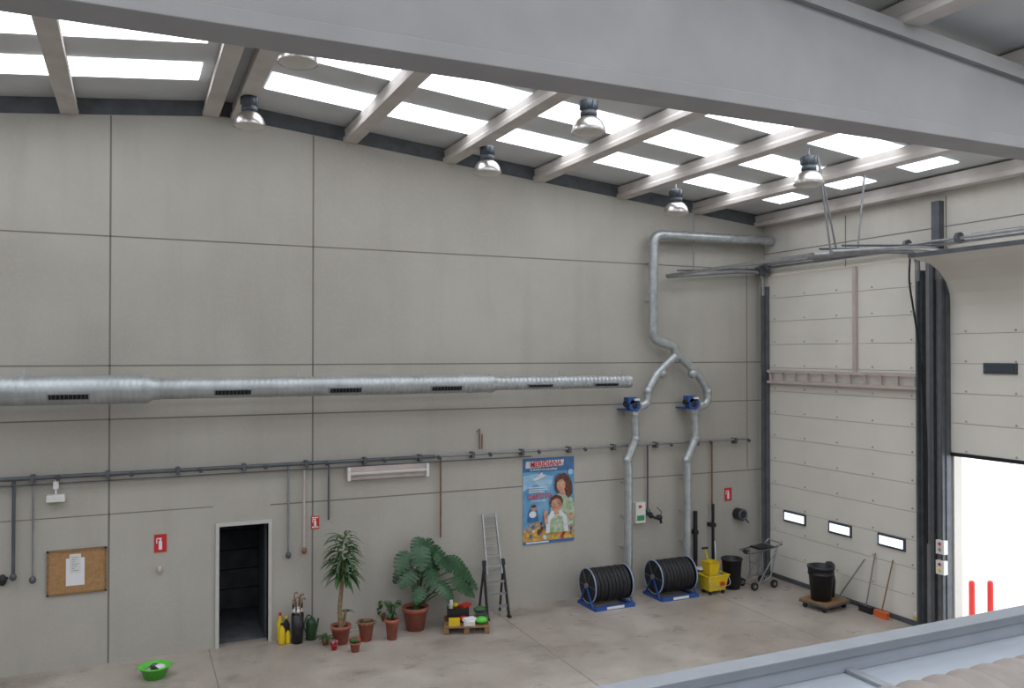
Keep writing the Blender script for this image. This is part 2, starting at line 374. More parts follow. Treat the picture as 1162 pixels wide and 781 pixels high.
# ------------------------------------------------------------------ fume extraction
yp=14.72
o=Ob('fume_extraction_pipe')
P=lambda x,y:W(x,y,yp)
top=P(742,266); A=[V((13.12,yp,top.z+.03)),V((top.x,yp,top.z)),P(741,386),P(766,393),P(768,406)]
o.tube(fillet(A,.2,6),.1,m_zinc,16)
for x1,x2 in ((735,720),(803,786)):
    pts=[P(768,402),P((768*.3+x1*.7),425),P(x1,444),P(x1,458),P(x2+3,463)]
    o.tube(fillet(pts,.12,5),.088,m_zinc,14)
FA=fillet(A,.2,6)
for a,b in zip(FA[:-1],FA[1:]):
    L=(b-a).length
    if L>.6:
        k=int(L/.55)
        for i in range(k+1):
            c=a+(b-a)*(i/k); d=(b-a).normalized()*.02; o.tube([c-d,c+d],.108,m_zinc,16)
for q in (P(735,444),P(803,444),P(751,424),P(786,424),P(768,404)): o.ball(q,.105,m_zinc)
for z in (6.9,6.1): o.bx((top.x-.02,yp,z-.02),(top.x+.02,YB,z+.02),m_zinc)
for x in (11,12.3): o.bx((x-.02,yp,top.z-.02),(x+.02,YB,top.z+.03),m_zinc)
for xs,yend in (([720,721,712,713,713],654),([788,789,779,780,780],650)):
    pts=[P(xs[0],468),P(xs[1],498),P(xs[2],522),P(xs[3],530),P(xs[4],yend-12)]
    o.tube(fillet(pts,.1,5),.085,m_zinc,14)
    for q in (pts[1],pts[2],pts[0]): o.ball(q,.1,m_zinc)
    for z in (2.3,1.6,.95):
        o.tube([(pts[3].x,yp,z-.02),(pts[3].x,yp,z+.02)],.093,m_zinc,14); o.bx((pts[3].x-.02,yp,z-.02),(pts[3].x+.02,YB,z+.02),m_zinc)
o.tube(fillet([P(713,630),P(713,648),P(716,655)],.1,4),.08,m_zinc,14)
o.finish()
for (px,py) in ((718,460),(785,458)):
    p=W(px,py,14.62); o=Ob('exhaust_fan')
    o.tube([p+V((0,-.09,0)),p+V((0,.09,0))],.13,m_blue,20); o.ball(p+V((0,-.09,0)),(.07,.03,.07),m_blackp)
    o.box(p+V((-.06,0,.1)),(.2,.18,.13),m_blue); o.box(p+V((.1,0,-.06)),(.14,.16,.16),m_steel2)
    o.tube([p+V((-.2,0,.03)),p+V((-.08,0,.03))],.06,m_blackp,12); o.box(p+V((0,.2,-.1)),(.3,.36,.03),m_blue)
    o.box(p+V((.03,-.1,.12)),(.12,.06,.04),m_white)
    o.box(p+V((.03,0,-.16)),(.13,.13,.08),m_zinc); o.finish()
def reel(xa,xb,yc):
    o=Ob('exhaust_hose_reel'); zc=.42; L=xb-xa
    o.cyl((xa+.04,yc,zc),(xb-.04,yc,zc),.26,m_black,seg=24)
    n=9
    for i in range(n):
        x=xa+.1+(L-.2)*i/(n-1); o.torus((x,yc,zc),.275+.006*(i%2),.054,m_black,RX,32,10)
    for x in (xa+.02,xb-.02):
        sg0=-1 if x<xa+.1 else 1
        o.torus((x,yc,zc),.335,.014,m_lblue,RX,32,6)
        o.cyl((x-.006,yc,zc),(x+.006,yc,zc),.33,m_black,seg=28)
        for k in range(6):
            t=k*math.pi/3; o.beam((x+sg0*.012,yc,zc),(x+sg0*.012,yc+.32*math.cos(t),zc+.32*math.sin(t)),.02,.01,m_steel)
        for sg in (-1,1): o.beam((x+sg0*.03,yc,zc+.02),(x+sg0*.03,yc+sg*.26,.03),.03,.025,m_blue)
        o.bx((x-.04,yc-.34,0),(x+.04,yc+.34,.05),m_blue)
        o.cyl((x-.05,yc,zc),(x+.05,yc,zc),.05,m_steel2)
    o.bx((xa,yc-.36,0.0),(xb,yc-.3,.08),m_blue); o.bx((xa,yc+.3,0),(xb,yc+.34,.06),m_blue)
    o.bx((xa+.25,yc-.364,.015),(xb-.25,yc-.36,.065),m_white)
    o.finish()
reel(8.17,9.06,14.4); reel(9.72,10.6,14.4)

# ------------------------------------------------------------------ lamps
def lamp(px,py,Y):
    p=W(px,py,Y); o=Ob('high_bay_lamp'); z=p.z; c=(p.x,Y,z)
    o.lathe(c,[(.245,0),(.25,.012),(.24,.07),(.21,.14),(.17,.19),(.12,.225),(.1,.23)],m_refl,32)
    o.lathe(c,[(.24,.003),(.2,-.02),(.1,-.035),(0,-.038)],m_glass,28)
    o.lathe(c,[(.1,.23),(.125,.24),(.125,.3),(.11,.31),(.11,.33),(.13,.34),(.13,.46),(.1,.48),(0,.48)],m_lampb,24)
    for k in range(8):
        t=k*math.pi/4; o.box((p.x+.13*math.cos(t),Y+.13*math.sin(t),z+.4),(.02,.012,.12),m_lampb,RZ(t))
    zt=zr(p.x)-.03; o.cyl((p.x,Y,z+.47),(p.x,Y,zt),.012,m_steel2,seg=8); o.torus((p.x,Y,z+.5),.025,.007,m_steel2,RX,12,6)
    o.finish()
for a in ((283,144),(553,197),(767,243)): lamp(*a,13.6)
for a in ((338,72),(668,151),(918,210)): lamp(*a,10.55)

# ------------------------------------------------------------------ wall services
o=Ob('wall_conduit'); z=3.06; yc=14.9
o.tube([(XL+.1,yc,z),(5.2,yc,z)],.035,m_steel,10); o.tube([(5.2,yc,z),(12.62,yc,z+.02)],.025,m_steel2,10)
o.tube([(XL+.1,yc,z-.1),(7.2,yc,z-.1)],.012,m_steel,6)
x=-5.6
while x<12.5:
    o.bx((x-.03,yc-.05,z-.07),(x+.03,YB,z+.05),m_steel); o.tube([(x+.35,yc-.07,z-.03),(x+.35,yc-.02,z)],.035,m_steel,8); x+=1.05
for px,yb_,m,r in ((15,655,m_steel,.025),(37,658,m_steel2,.015),(327,630,m_steel2,.02),(345,625,m_pink,.02),(373,590,m_steel,.02),(500,610,m_rust,.018),(735,580,m_steel,.018),(808,580,m_rust,.018)):
    p=W(px,yb_,14.92); o.tube([(p.x,14.92,z),(p.x,14.92,p.z)],r,m,8)
    if px in(327,345,37,735,15): o.ball((p.x,14.9,p.z),(.05,.05,.06),m_steel if px!=345 else m_rust)
a=W(545,487,14.92);b=W(545,507,14.92)
o.tube([(a.x-.06,14.95,a.z-.05),(a.x,14.95,a.z),(a.x,14.95,b.z-.05)],.012,m_rust,6); o.tube([(a.x+.05,14.95,a.z-.1),(a.x+.05,14.95,b.z-.05)],.012,m_rust,6)
o.finish()
def sign(px0,py0,px1,py1,ext=True):
    a=W(px0,py0);b=W(px1,py1); o=Ob('fire_extinguisher_sign'); x0,x1,z1,z0=a.x,b.x,a.z,b.z; w=x1-x0;h=z1-z0;cx=(x0+x1)/2
    o.bx((x0,YB-.012,z0),(x1,YB-.001,z1),m_red); y=YB-.014
    o.bx((cx-w*.14,y,z0+h*.15),(cx+w*.14,YB-.012,z0+h*.62),m_paper); o.bx((cx-w*.07,y,z0+h*.62),(cx+w*.07,YB-.012,z0+h*.74),m_paper)
    o.bx((cx-w*.28,y,z0+h*.74),(cx+w*.1,YB-.012,z0+h*.8),m_paper); o.bx((cx-w*.34,y,z0+h*.5),(cx-w*.26,YB-.012,z0+h*.78),m_paper)
    if not ext: o.bx((x0+w*.1,y,z0+h*.1),(x1-w*.1,YB-.012,z0+h*.2),m_paper); o.bx((x0+w*.1,y,z0+h*.85),(x1-w*.1,YB-.012,z0+h*.92),m_paper)
    o.finish()
sign(175,607,189,626); sign(353,586,362,600,False); sign(822,554,830,568)
a=W(53,626);b=W(121,670)
o=Ob('cork_board'); o.bx((a.x,YB-.02,b.z),(b.x,YB-.002,a.z),m_cork)
for (p,q) in (((a.x,b.z),(b.x,b.z+.03)),((a.x,a.z-.03),(b.x,a.z)),((a.x,b.z),(a.x+.03,a.z)),((b.x-.03,b.z),(b.x,a.z))): o.bx((p[0],YB-.03,p[1]),(q[0],YB-.002,q[1]),m_wood)
c=W(75,634);d=W(96,663); o.bx((c.x,YB-.023,d.z),(d.x,YB-.02,c.z),m_paper); e=W(79,629);g=W(92,650); o.bx((e.x,YB-.025,g.z),(g.x,YB-.023,e.z),m_white)
for k in range(7): o.bx((e.x+.03,YB-.0262,e.z-.05-k*.035),(g.x-.03-.03*(k%3),YB-.025,e.z-.058-k*.035),m_steel2)
o.finish()
a=W(394,532,14.9);b=W(486,539,14.9)
o=Ob('fluorescent_fixture'); o.bx((a.x,14.9,b.z-.01),(b.x,14.995,a.z+.03),m_pink); o.tube([(a.x+.04,14.88,(a.z+b.z)/2),(b.x-.04,14.88,(a.z+b.z)/2)],.035,m_glass,12)
o.bx((a.x,14.84,b.z-.02),(a.x+.05,14.9,a.z+.02),m_white); o.bx((b.x-.05,14.84,b.z-.02),(b.x,14.9,a.z+.02),m_white); o.finish(.006)
p=W(63,566,14.85)
o=Ob('socket_box'); o.bx((p.x-.13,14.85,p.z-.06),(p.x+.13,14.998,p.z+.05),m_white); o.cyl((p.x,14.9,p.z+.03),(p.x,14.9,3.02),.015,m_white); o.bx((p.x-.04,14.88,p.z+.14),(p.x+.04,14.98,p.z+.26),m_white); o.finish(.01)
for px,py in ((3,658),(181,646)):
    p=W(px,py); o=Ob('wall_valve' if px<9 else 'doorbell'); o.ball((p.x,14.96,p.z),(.04,.03,.06) if px>9 else (.06,.035,.09),m_pink if px>9 else m_blackp)
    if px<9: o.tube([(p.x-.08,14.93,p.z+.08),(p.x,14.93,p.z),(p.x+.08,14.93,p.z+.04)],.02,m_blackp,8)
    o.finish()
a=W(718,570);b=W(729,592)
o=Ob('switch_box'); o.bx((a.x,14.88,b.z),(b.x,14.999,a.z),m_white); o.bx((a.x+.03,14.875,b.z+.05),(b.x-.03,14.88,b.z+.16),mat('switch_green',(60,140,90),.5)); o.cyl((a.x+.1,14.85,a.z-.08),(a.x+.1,14.88,a.z-.08),.03,m_red); o.finish(.006)
p=W(744,588,14.8)
o=Ob('air_hose_gun'); o.ball(p+V((-.1,.03,.06)),(.05,.06,.07),m_blackp); o.tube([p+V((-.1,0,.05)),p+V((0,0,0)),p+V((.12,0,-.02)),p+V((.14,0,-.12))],.03,m_blackp,8); o.ball(p+V((.1,.02,0)),(.07,.08,.06),m_blackp); o.tube([p+V((-.1,.03,.05)),p+V((-.1,.19,.05))],.02,m_steel,8); o.tube(fillet([p+V((.1,0,0)),p+V((.2,.05,.1)),p+V((.1,.1,.2))],.1),.012,m_leaf,6); o.finish()
p=W(841,584,14.85)
o=Ob('retractable_cord_reel'); o.tube([p+V((0,-.06,0)),p+V((0,.14,0))],.13,m_blackp,20); o.torus(p+V((0,-.06,0)),.1,.02,m_steel,RY); o.tube(fillet([p+V((.1,0,-.05)),p+V((.16,0,-.15)),p+V((.22,0,-.2))],.05),.015,m_blackp,6); o.finish()
for px,y0,y1,r in ((789,580,640,.05),(809,572,652,.035)):
    a=W(px,y0,14.85);b=W(px,y1,14.85); o=Ob('black_wall_post'); o.tube([(a.x,14.85,a.z),(a.x,14.85,.02)],r,m_blackp,10)
    o.bx((a.x-.05,14.8,a.z-.5),(a.x+.05,14.999,a.z-.42),m_blackp); o.bx((a.x-.07,14.8,0),(a.x+.07,14.9,.25),m_blackp); o.finish()

# ------------------------------------------------------------------ poster
PXa=W(593,521);PXb=W(651,613); x0,x1,z1,z0=PXa.x,PXb.x,PXa.z,PXb.z; pw=x1-x0; ph=z1-z0
o=Ob('advertising_poster')
pc=lambda n,c,v=.25,c2=None,sc=9:mat('poster_'+n,c,.35,var=v,scale=sc,col2=c2)
psky=pc('sky',(126,176,206),.3,(70,132,186),2.2); pdeep=pc('deep',(66,112,160)); pskin=pc('skin',(214,166,140),.3,(168,116,94),7); phair=pc('hair',(112,68,48),.6,(58,34,28),22); pyel=pc('yellow',(222,184,88),.4,(176,120,60),14); pgrn=pc('green',(118,156,104),.4,(200,205,190),14); ppur=pc('purple',(118,76,118)); pwht=pc('white',(222,226,230),.15); pred=pc('red',(204,48,50),.1); psand=pc('sand',(196,166,130),.4,(90,110,130),16); pbrn=pc('brown',(96,70,58)); pcloud=pc('cloud',(172,204,222),.3,(110,166,208),4)
plip=pc('lips',(206,120,110),.1)
o.bx((x0,YB-.014,z0),(x1,YB-.002,z1),psky)
L=[0]
def pp(shape,m):
    L[0]+=1; y=YB-.014-.0005*L[0]; o.poly([(x0+u*pw,y,z0+v*ph) for u,v in shape][::-1],m)
def ell(cu,cv,ru,rv,n=22,a=0): return [(cu+ru*math.cos(2*math.pi*k/n)*math.cos(a)-rv*math.sin(2*math.pi*k/n)*math.sin(a),cv+ru*math.cos(2*math.pi*k/n)*math.sin(a)*.71+rv*math.sin(2*math.pi*k/n)*math.cos(a)) for k in range(n)]
rect=lambda a,b,c,d:[(a,b),(c,b),(c,d),(a,d)]
pp(rect(0,.84,1,1),pdeep); pp([(0,.62),(.25,.7),(.5,.6),(.6,.78),(.3,.82),(0,.8)],pcloud)
pp([(.05,.885),(.78,.9),(.8,.97),(.06,.965)],pwht)
pp([(0,.18),(.25,.26),(.45,.2),(.7,.26),(1,.2),(1,0),(0,0)],psand); pp([(0,.12),(.3,.2),(.5,.12),(.8,.16),(1,.1),(1,0),(0,0)],pyel)
pp(rect(0,0,1,.035),pdeep); pp(rect(.06,.01,.5,.028),pwht)
rr_=random.Random(5)
for k in range(34):
    u=rr_.uniform(.03,.97); v=rr_.uniform(.045,.2 if u>.4 else .25); r=rr_.uniform(.02,.045)
    pp(ell(u,v,r,r*rr_.uniform(.5,.9),7,rr_.uniform(0,3)),rr_.choice([pred,pwht,pbrn,pgrn,pdeep,psand,pyel,pbrn]))
pp([(.08,.26),(.1,.38),(.16,.43),(.26,.4),(.3,.26)],pdeep); pp(ell(.18,.35,.07,.04),pwht); pp(ell(.2,.42,.05,.035),pskin); pp(ell(.2,.445,.05,.018),phair)
for v in (.66,.635,.61): pp(rect(.1,v-.006,.46-.05*(v<.62),v+.006),pwht)
pp(ell(.3,.775,.13,.02,a=.3),pwht); pp([(.24,.76),(.34,.83),(.38,.83),(.33,.76)],pwht); pp(ell(.92,.82,.05,.035),pcloud)
# woman
pp([(.5,.3),(.54,.46),(.62,.56),(.8,.59),(.96,.5),(1,.4),(1,.2),(.7,.18)],pgrn)
pp([(.61,.64),(.61,.74),(.68,.8),(.8,.81),(.9,.76),(.95,.68),(.96,.57),(.88,.51),(.8,.56),(.66,.58)],phair)
pp([(.7,.56),(.7,.61),(.8,.61),(.82,.55)],pskin)
pp([(.645,.66),(.65,.72),(.7,.755),(.77,.75),(.815,.7),(.81,.64),(.765,.59),(.715,.58),(.665,.615)],pskin)
pp([(.63,.69),(.66,.77),(.76,.785),(.85,.74),(.87,.64),(.82,.69),(.76,.74),(.7,.735)],phair)
pp([(.685,.62),(.73,.606),(.775,.624),(.73,.622)],plip); pp(ell(.695,.674,.012,.005,8),pbrn); pp(ell(.767,.678,.012,.005,8),pbrn)
# child
pp([(.42,.12),(.45,.3),(.54,.37),(.72,.38),(.84,.3),(.88,.12)],pwht); pp([(.5,.12),(.52,.27),(.62,.33),(.76,.3),(.8,.12)],pgrn)
pp([(.59,.33),(.59,.37),(.68,.37),(.69,.33)],pskin)
pp([(.5,.47),(.53,.53),(.62,.565),(.73,.54),(.77,.48),(.75,.43),(.53,.42)],phair)
pp([(.53,.45),(.56,.5),(.64,.52),(.71,.5),(.745,.455),(.73,.4),(.67,.36),(.61,.36),(.55,.4)],pskin)
pp([(.6,.402),(.645,.39),(.69,.404),(.645,.404)],plip); pp(ell(.595,.45,.011,.005,8),pbrn); pp(ell(.683,.452,.011,.005,8),pbrn)
pp([(.42,.2),(.38,.34),(.42,.4),(.46,.38),(.47,.24)],pskin); pp(ell(.92,.3,.06,.04),pskin)
po=o.finish()
def text(t,u,v,size,m,sx=1,b=.0,rot=0):
    c=bpy.data.curves.new('poster_text','FONT'); c.body=t; c.size=size; c.extrude=.0008; c.offset=b; c.align_x='CENTER'; c.align_y='CENTER'
    ob=bpy.data.objects.new('poster_text',c); bpy.context.collection.objects.link(ob); c.materials.append(m)
    ob.location=(x0+u*pw,YB-.06,z0+v*ph); ob.rotation_euler=(math.pi/2,-rot,0); ob.scale=(sx,1,1); ob.parent=po
text('MERIDIANA',.43,.932,.165,pred,.82,.003,.02); text('EL MUNDO DE LOS NIÑOS',.38,.868,.055,pwht,.9,.001)
text('CUARTO DIA',.3,.555,.12,pred,.75,.003,.04); text('y mucho mas',.28,.51,.06,pwht,1,.001)

# ------------------------------------------------------------------ plants
def pot(o,x,y,r,h,m=None,z=0):
    m=m or m_terra
    o.lathe((x,y,z),[(0,0),(r*.68,0),(r*.95,h*.82),(r*1.04,h*.82),(r*1.06,h),(r*.93,h),(r*.9,h*.86),(0,h*.86)],m,24); o.disc((x,y,z+h*.87),r*.9,m_soil)
def blade(o,base,d,L,w,droop,m,n=6):
    d=V(d).normalized(); side=d.cross(V((0,0,1)));
    if side.length<.05: side=V((1,0,0))
    side.normalize(); p=V(base); vs=[]; step=L/n
    for i in range(n+1):
        t=i/n; ww=w*math.sin(math.pi*min(1,.12+t*.88))**.7*(1-.3*t)+.001
        vs+= [p-side*ww,p+side.cross(d)*(-ww*.25),p+side*ww]
        d=(d+V((0,0,-droop/n))).normalized(); p=p+d*step
    fs=[]
    for i in range(n):
        a=i*3; fs+= [(a,a+1,a+4,a+3),(a+1,a+2,a+5,a+4)]
    o.add(vs,fs,m,True)
p=FL(390,735); o=Ob('potted_dracaena'); X,Y=p.x,p.y+.22
pot(o,X,Y,.17,.32)
o.tube([(X,Y,.25),(X-.02,Y,.6),(X+.01,Y,.95),(X+.05,Y,1.4)],[.045,.038,.035,.03],m_bark,10); o.tube([(X+.05,Y+.04,.25),(X+.1,Y+.05,.55)],[.03,.02],m_bark,8)
for i in range(150):
    t=random.random(); z=1.12+.75*t; a=random.random()*6.28; el=random.uniform(.1,.7)+.5*t
    blade(o,(X+.04+.04*math.cos(a),Y+.04*math.sin(a),z),(math.cos(a),math.sin(a),el),random.uniform(.28,.44)*(1.08-.25*t),.03,1.7,m_leaf)
for i in range(16):
    a=random.random()*6.28; blade(o,(X+.1,Y+.05,.5),(math.cos(a),math.sin(a),.9),.2,.015,1.4,m_leaf)
o.finish()
def mleaf(o,c,d,up,S,m):
    d=V(d).normalized(); sd=d.cross(V(up)).normalized(); nrm=sd.cross(d).normalized(); c=V(c)
    def q(u,v): return c+d*(u*S)+sd*(v*S)-nrm*(.35*S*v*v+.25*S*max(0,u-.2)**2)
    prof=[(-.14,.14),(-.04,.34),(.12,.44),(.3,.45),(.48,.41),(.65,.33),(.82,.2),(1.0,.04)]
    for sg in (-1,1):
        for i in range(len(prof)-1):
            (u0,v0),(u1,v1)=prof[i],prof[i+1]; g=(u1-u0)*.24
            ia,ib=max(0,u0),max(0,u1)
            vs=[q(ia,0),q(ib,0),q(u1*.6+ib*.4-g*.1,sg*v1*.45),q(u1-g+.05,sg*v1),q(u0+g*.7+.05,sg*v0*1.02),q(u0*.6+ia*.4+g*.2,sg*v0*.45)]
            o.add(vs,[(0,1,2,5),(5,2,3,4)],m,True)
p=FL(476,719); o=Ob('potted_monstera'); X,Y=p.x,p.y+.24
pot(o,X,Y,.23,.42)
random.seed(3)
spec=[(-.12,.05,1.38,-.9,.42),(.05,-.1,1.5,-.1,.42),(.22,.05,1.56,.4,.42),(-.08,-.15,1.12,-.8,.38),(.38,-.1,1.36,.9,.42),(.18,-.25,1.1,.3,.38),(.58,-.05,1.22,1.1,.42),(.84,0,1.05,1.3,.4),(.68,-.2,.92,.9,.38),(.36,-.25,.86,.6,.36),(.02,-.25,.82,-.4,.3),(.98,.05,.82,1.2,.32),(.42,.2,1.4,.7,.36),(.26,-.05,1.27,.1,.38),(.52,-.15,.7,.5,.3),(-.16,.1,1.1,-1.2,.32),(.1,-.2,1.32,0,.34),(.72,.1,1.2,1.0,.36),(.9,-.1,.68,.9,.28),(.15,.15,1.6,-.4,.34)]
for dx,dy,z,tilt,S in spec:
    c=V((X+dx,Y+dy,z)); o.tube([(X+random.uniform(-.06,.06),Y+random.uniform(-.05,.05),.36),(X+dx*.45,Y+dy*.4,.36+(z-.36)*.75),c],.011,m_leaf,6)
    mleaf(o,c,(math.sin(tilt)*.8,-.35+random.uniform(-.25,.25),-.45-.35*random.random()),(math.sin(tilt)*.3,-.65,.7),S*1.03,m_leaf2)
o.tube([(X,Y,.3),(X+.05,Y,.8),(X+.08,Y,1.2)],[.03,.025,.02],m_bark,8)
o.finish()
def small(name,px,py,r,h,kind,dy=.12):
    p=FL(px,py); o=Ob(name); X,Y=p.x,p.y+dy; pot(o,X,Y,r,h)
    for i in range(26):
        a=random.random()*6.28; R_=random.random()
        if kind=='blade': blade(o,(X,Y,h*.85),(math.cos(a),math.sin(a),1.2),random.uniform(.16,.28),.02,1.6,m_leaf)
        elif kind=='bush':
            z=h+random.uniform(.02,.32); q=V((X+.1*math.cos(a)*R_,Y+.1*math.sin(a)*R_,z)); o.tube([(X,Y,h*.85),q],.005,m_leaf,5); blade(o,q,(math.cos(a),math.sin(a),.2),.11,.035,1.2,m_leaf,4)
        else:
            o.ball((X+r*.7*math.cos(a)*R_,Y+r*.7*math.sin(a)*R_,h+.03),.045,m_leaf if i%3 else m_red,8,5)
    return o
small('potted_plant',417,729,.14,.34,'blade',.1).finish(); small('potted_plant',447,728,.12,.36,'bush').finish(); small('potted_plant',404,741,.09,.16,'round',.06).finish()
small('potted_plant',437,712,.09,.2,'bush',.2).finish(); small('potted_plant',370,733,.07,.12,'blade',.06).finish()
p=FL(380,739); o=Ob('flower_pot'); pot(o,p.x,p.y+.06,.06,.1,m_red); pk=mat('pink_flower',(210,90,120),.6)
for i in range(9):
    a=i*.7; o.ball((p.x+.04*math.cos(a),p.y+.06+.04*math.sin(a),.13),.03,m_leaf if i%2 else pk,8,5)
o.finish()
# tools left of the plants
p=FL(323,733); o=Ob('cleaning_bottles'); X,Y=p.x,p.y+.1
def bottle(x,y,r,h,mb,mc):
    o.lathe((x,y,0),[(0,0),(r,0),(r*1.03,h*.1),(r,h*.68),(r*.4,h*.85),(r*.4,h*.92)],mb,16); o.cyl((x,y,h*.9),(x,y,h),r*.45,mc,seg=12)
bottle(X-.03,Y,.055,.36,m_yellow,m_blackp); bottle(X+.06,Y+.1,.055,.44,m_blackp,m_yellow); bottle(X-.04,Y+.14,.05,.5,m_yellow,m_red); bottle(X+.07,Y-.02,.04,.26,m_yellow,m_blackp)
o.finish()
p=FL(338,733); o=Ob('umbrella_stand'); X,Y=p.x+.02,p.y+.15
o.lathe((X,Y,0),[(0,0),(.09,0),(.11,.5),(.1,.5),(.08,.05),(0,.05)],m_blackp,18)
for k in range(6):
    a=k*1.05; q=V((X+.08*math.cos(a),Y+.08*math.sin(a),.68+.05*(k%3))); o.tube([(X+.03*math.cos(a),Y+.03*math.sin(a),.05),q],[.03,.012],[m_blackp,m_steel,m_wood][k%3],8)
    o.tube(fillet([q,q+V((0,0,.06)),q+V((.04,0,.08)),q+V((.05,0,.04))],.03),.01,m_wood,6)
o.ball((X,Y,.56),(.09,.08,.06),m_white); o.finish()
p=FL(358,728); o=Ob('watering_can'); X,Y=p.x-.05,p.y+.14
o.lathe((X,Y,0),[(0,0),(.09,0),(.09,.3),(.06,.36),(0,.36)],m_leaf2,18); o.tube([(X+.07,Y,.05),(X+.13,Y,.35)],.016,m_leaf2,8); o.tube(fillet([(X-.07,Y,.1),(X-.14,Y,.25),(X-.05,Y,.45),(X+.04,Y,.36)],.08),.012,m_leaf2,6); o.finish()
p=FL(231,737); o=Ob('spray_bottle'); X,Y=p.x,p.y+.05
o.lathe((X,Y,0),[(0,0),(.045,0),(.048,.15),(.02,.2),(.02,.23),(0,.23)],m_bluebot,16); o.box((X-.02,Y,.245),(.08,.03,.04),m_white); o.box((X-.05,Y,.21),(.012,.015,.05),m_white); o.finish()
p=FL(176,774); o=Ob('wash_basin_tub'); X,Y=p.x,p.y+.2
o.lathe((X,Y,0),[(0,0),(.15,0),(.215,.17),(.235,.17),(.235,.185),(.205,.185),(.14,.02),(0,.02)],m_green,32)
o.ball((X-.04,Y,.1),(.13,.13,.07),m_blackp); o.ball((X+.07,Y+.03,.13),(.09,.08,.05),m_white); o.ball((X-.1,Y-.05,.13),(.06,.06,.05),m_steel2); o.ball((X,Y+.08,.14),(.07,.05,.05),m_steel)
for sg in (-1,1): o.torus((X+sg*.23,Y,.178),.035,.009,m_green,Matrix.Identity(3),14,6)
o.finish()
# pallet
o=Ob('pallet'); cx,cy=5.55,14.2; R=RZ(-.35)
def T(x,y,z): return V((cx,cy,0))+R@V((x,y,z))
for k in range(6): o.box(T(0,-.3+k*.12,.125),(.8,.09,.02),m_wood,R)
for xx in (-.36,0,.36):
    o.box(T(xx,0,.105),(.09,.68,.02),m_wood,R); o.box(T(xx,0,.01),(.09,.68,.02),m_wood,R)
    for yy in (-.3,0,.3): o.box(T(xx,yy,.057),(.09,.09,.075),m_wood,R)
o.finish()
o=Ob('garden_supplies')
o.box(T(-.15,.12,.237),(.4,.3,.2),m_blackp,R); o.box(T(-.15,.12,.345),(.34,.24,.02),m_soil,R)
o.box(T(-.22,-.2,.187),(.2,.16,.1),m_yellow,R); o.box(T(.05,-.22,.172),(.2,.16,.07),m_white,R); o.box(T(.05,-.2,.225),(.22,.14,.05),m_paper,RZ(.2))
o.box(T(.27,.1,.202),(.2,.3,.13),m_lampb,R); o.ball(T(.27,-.17,.2),(.11,.1,.062),m_green); o.ball(T(-.05,-.05,.19),(.08,.08,.05),m_red)
o.ball(T(.25,.12,.3),(.12,.1,.06),m_leaf); o.lathe(T(-.28,.05,.34),[(0,0),(.04,0),(.04,.15),(.015,.2),(0,.2)],m_white,12); o.box(T(-.02,.15,.375),(.22,.12,.05),m_red,RZ(.5)); o.ball(T(-.2,.15,.39),(.07,.07,.05),m_yellow)
o.finish()
# ladder
o=Ob('telescopic_ladder'); a0=FL(550,703); a1=FL(578,702); b0=V((a0.x+.02,14.45,0)); b1=V((a1.x+.03,14.45,0))
t0=W(547,584,14.93); t1=W(562,584,14.93); 
cx0=(b0.x+b1.x)/2; ctx=(t0.x+t1.x)/2; zt=t0.z
def LP(t,off): return V((cx0+(ctx-cx0)*t+off,14.45+(14.93-14.45)*t,zt*t))
for sg in (-1,1):
    o.beam(LP(0,sg*.22),LP(.5,sg*.2),.03,.07,m_blackp,(0,1,0)); o.beam(LP(.42,sg*.155),LP(1,sg*.135),.025,.06,m_alu,(0,1,0))
    o.box(LP(.0,sg*.22)+V((0,0,.02)),(.06,.09,.04),m_black)
    o.beam(LP(.5,sg*.2)+V((0,-.02,0)),LP(.56,sg*.19)+V((0,-.02,0)),.05,.09,m_blackp,(0,1,0))
for k in range(1,5): o.beam(LP(k*.115,-.21),LP(k*.115,.21),.03,.04,m_steel2)
for k in range(6): o.beam(LP(.5+k*.095,-.14),LP(.5+k*.095,.14),.03,.03,m_alu)
for sg in (-1,1): # rear legs
    o.beam(LP(.5,sg*.2),V((LP(.5,sg*.2).x+sg*.02,14.9,0.0)),.025,.05,m_blackp,(0,1,0))
o.finish()

# ------------------------------------------------------------------ cleaning corner
p=FL(817,676); o=Ob('mop_bucket'); X,Y=p.x,p.y+.22
def loft(o,c,rects,m):
    vs=[];c=V(c)
    for (w,d,z) in rects: vs+= [c+V((-w,-d,z)),c+V((w,-d,z)),c+V((w,d,z)),c+V((-w,d,z))]
    n=len(rects); o.add(vs,[(i*4+k,i*4+(k+1)%4,(i+1)*4+(k+1)%4,(i+1)*4+k) for i in range(n-1) for k in range(4)]+[(3,2,1,0)],m)
loft(o,(X,Y,.08),[(.2,.14,0),(.26,.18,.3),(.28,.2,.3),(.28,.2,.32),(.24,.17,.32),(.19,.13,.03),(.0,.0,.03)],m_yellow)
loft(o,(X-.06,Y,.38),[(.1,.1,0),(.14,.14,.28),(.15,.15,.28),(.13,.13,.28),(.09,.09,.05),(0,0,.05)],m_yellow)
o.beam((X-.1,Y,.62),(X-.22,Y,.95),.03,.03,m_yellow); o.beam((X-.28,Y,.95),(X-.14,Y,.95),.04,.04,m_blackp); o.box((X+.1,Y-.19,.22),(.1,.02,.08),m_red)
for a in (-1,1):
    for b in (-1,1): o.tube([(X+a*.16-.015,Y+b*.11,.04),(X+a*.16+.015,Y+b*.11,.04)],.04,m_blackp,12); o.cyl((X+a*.16,Y+b*.11,.04),(X+a*.16,Y+b*.11,.09),.015,m_steel2,seg=8)
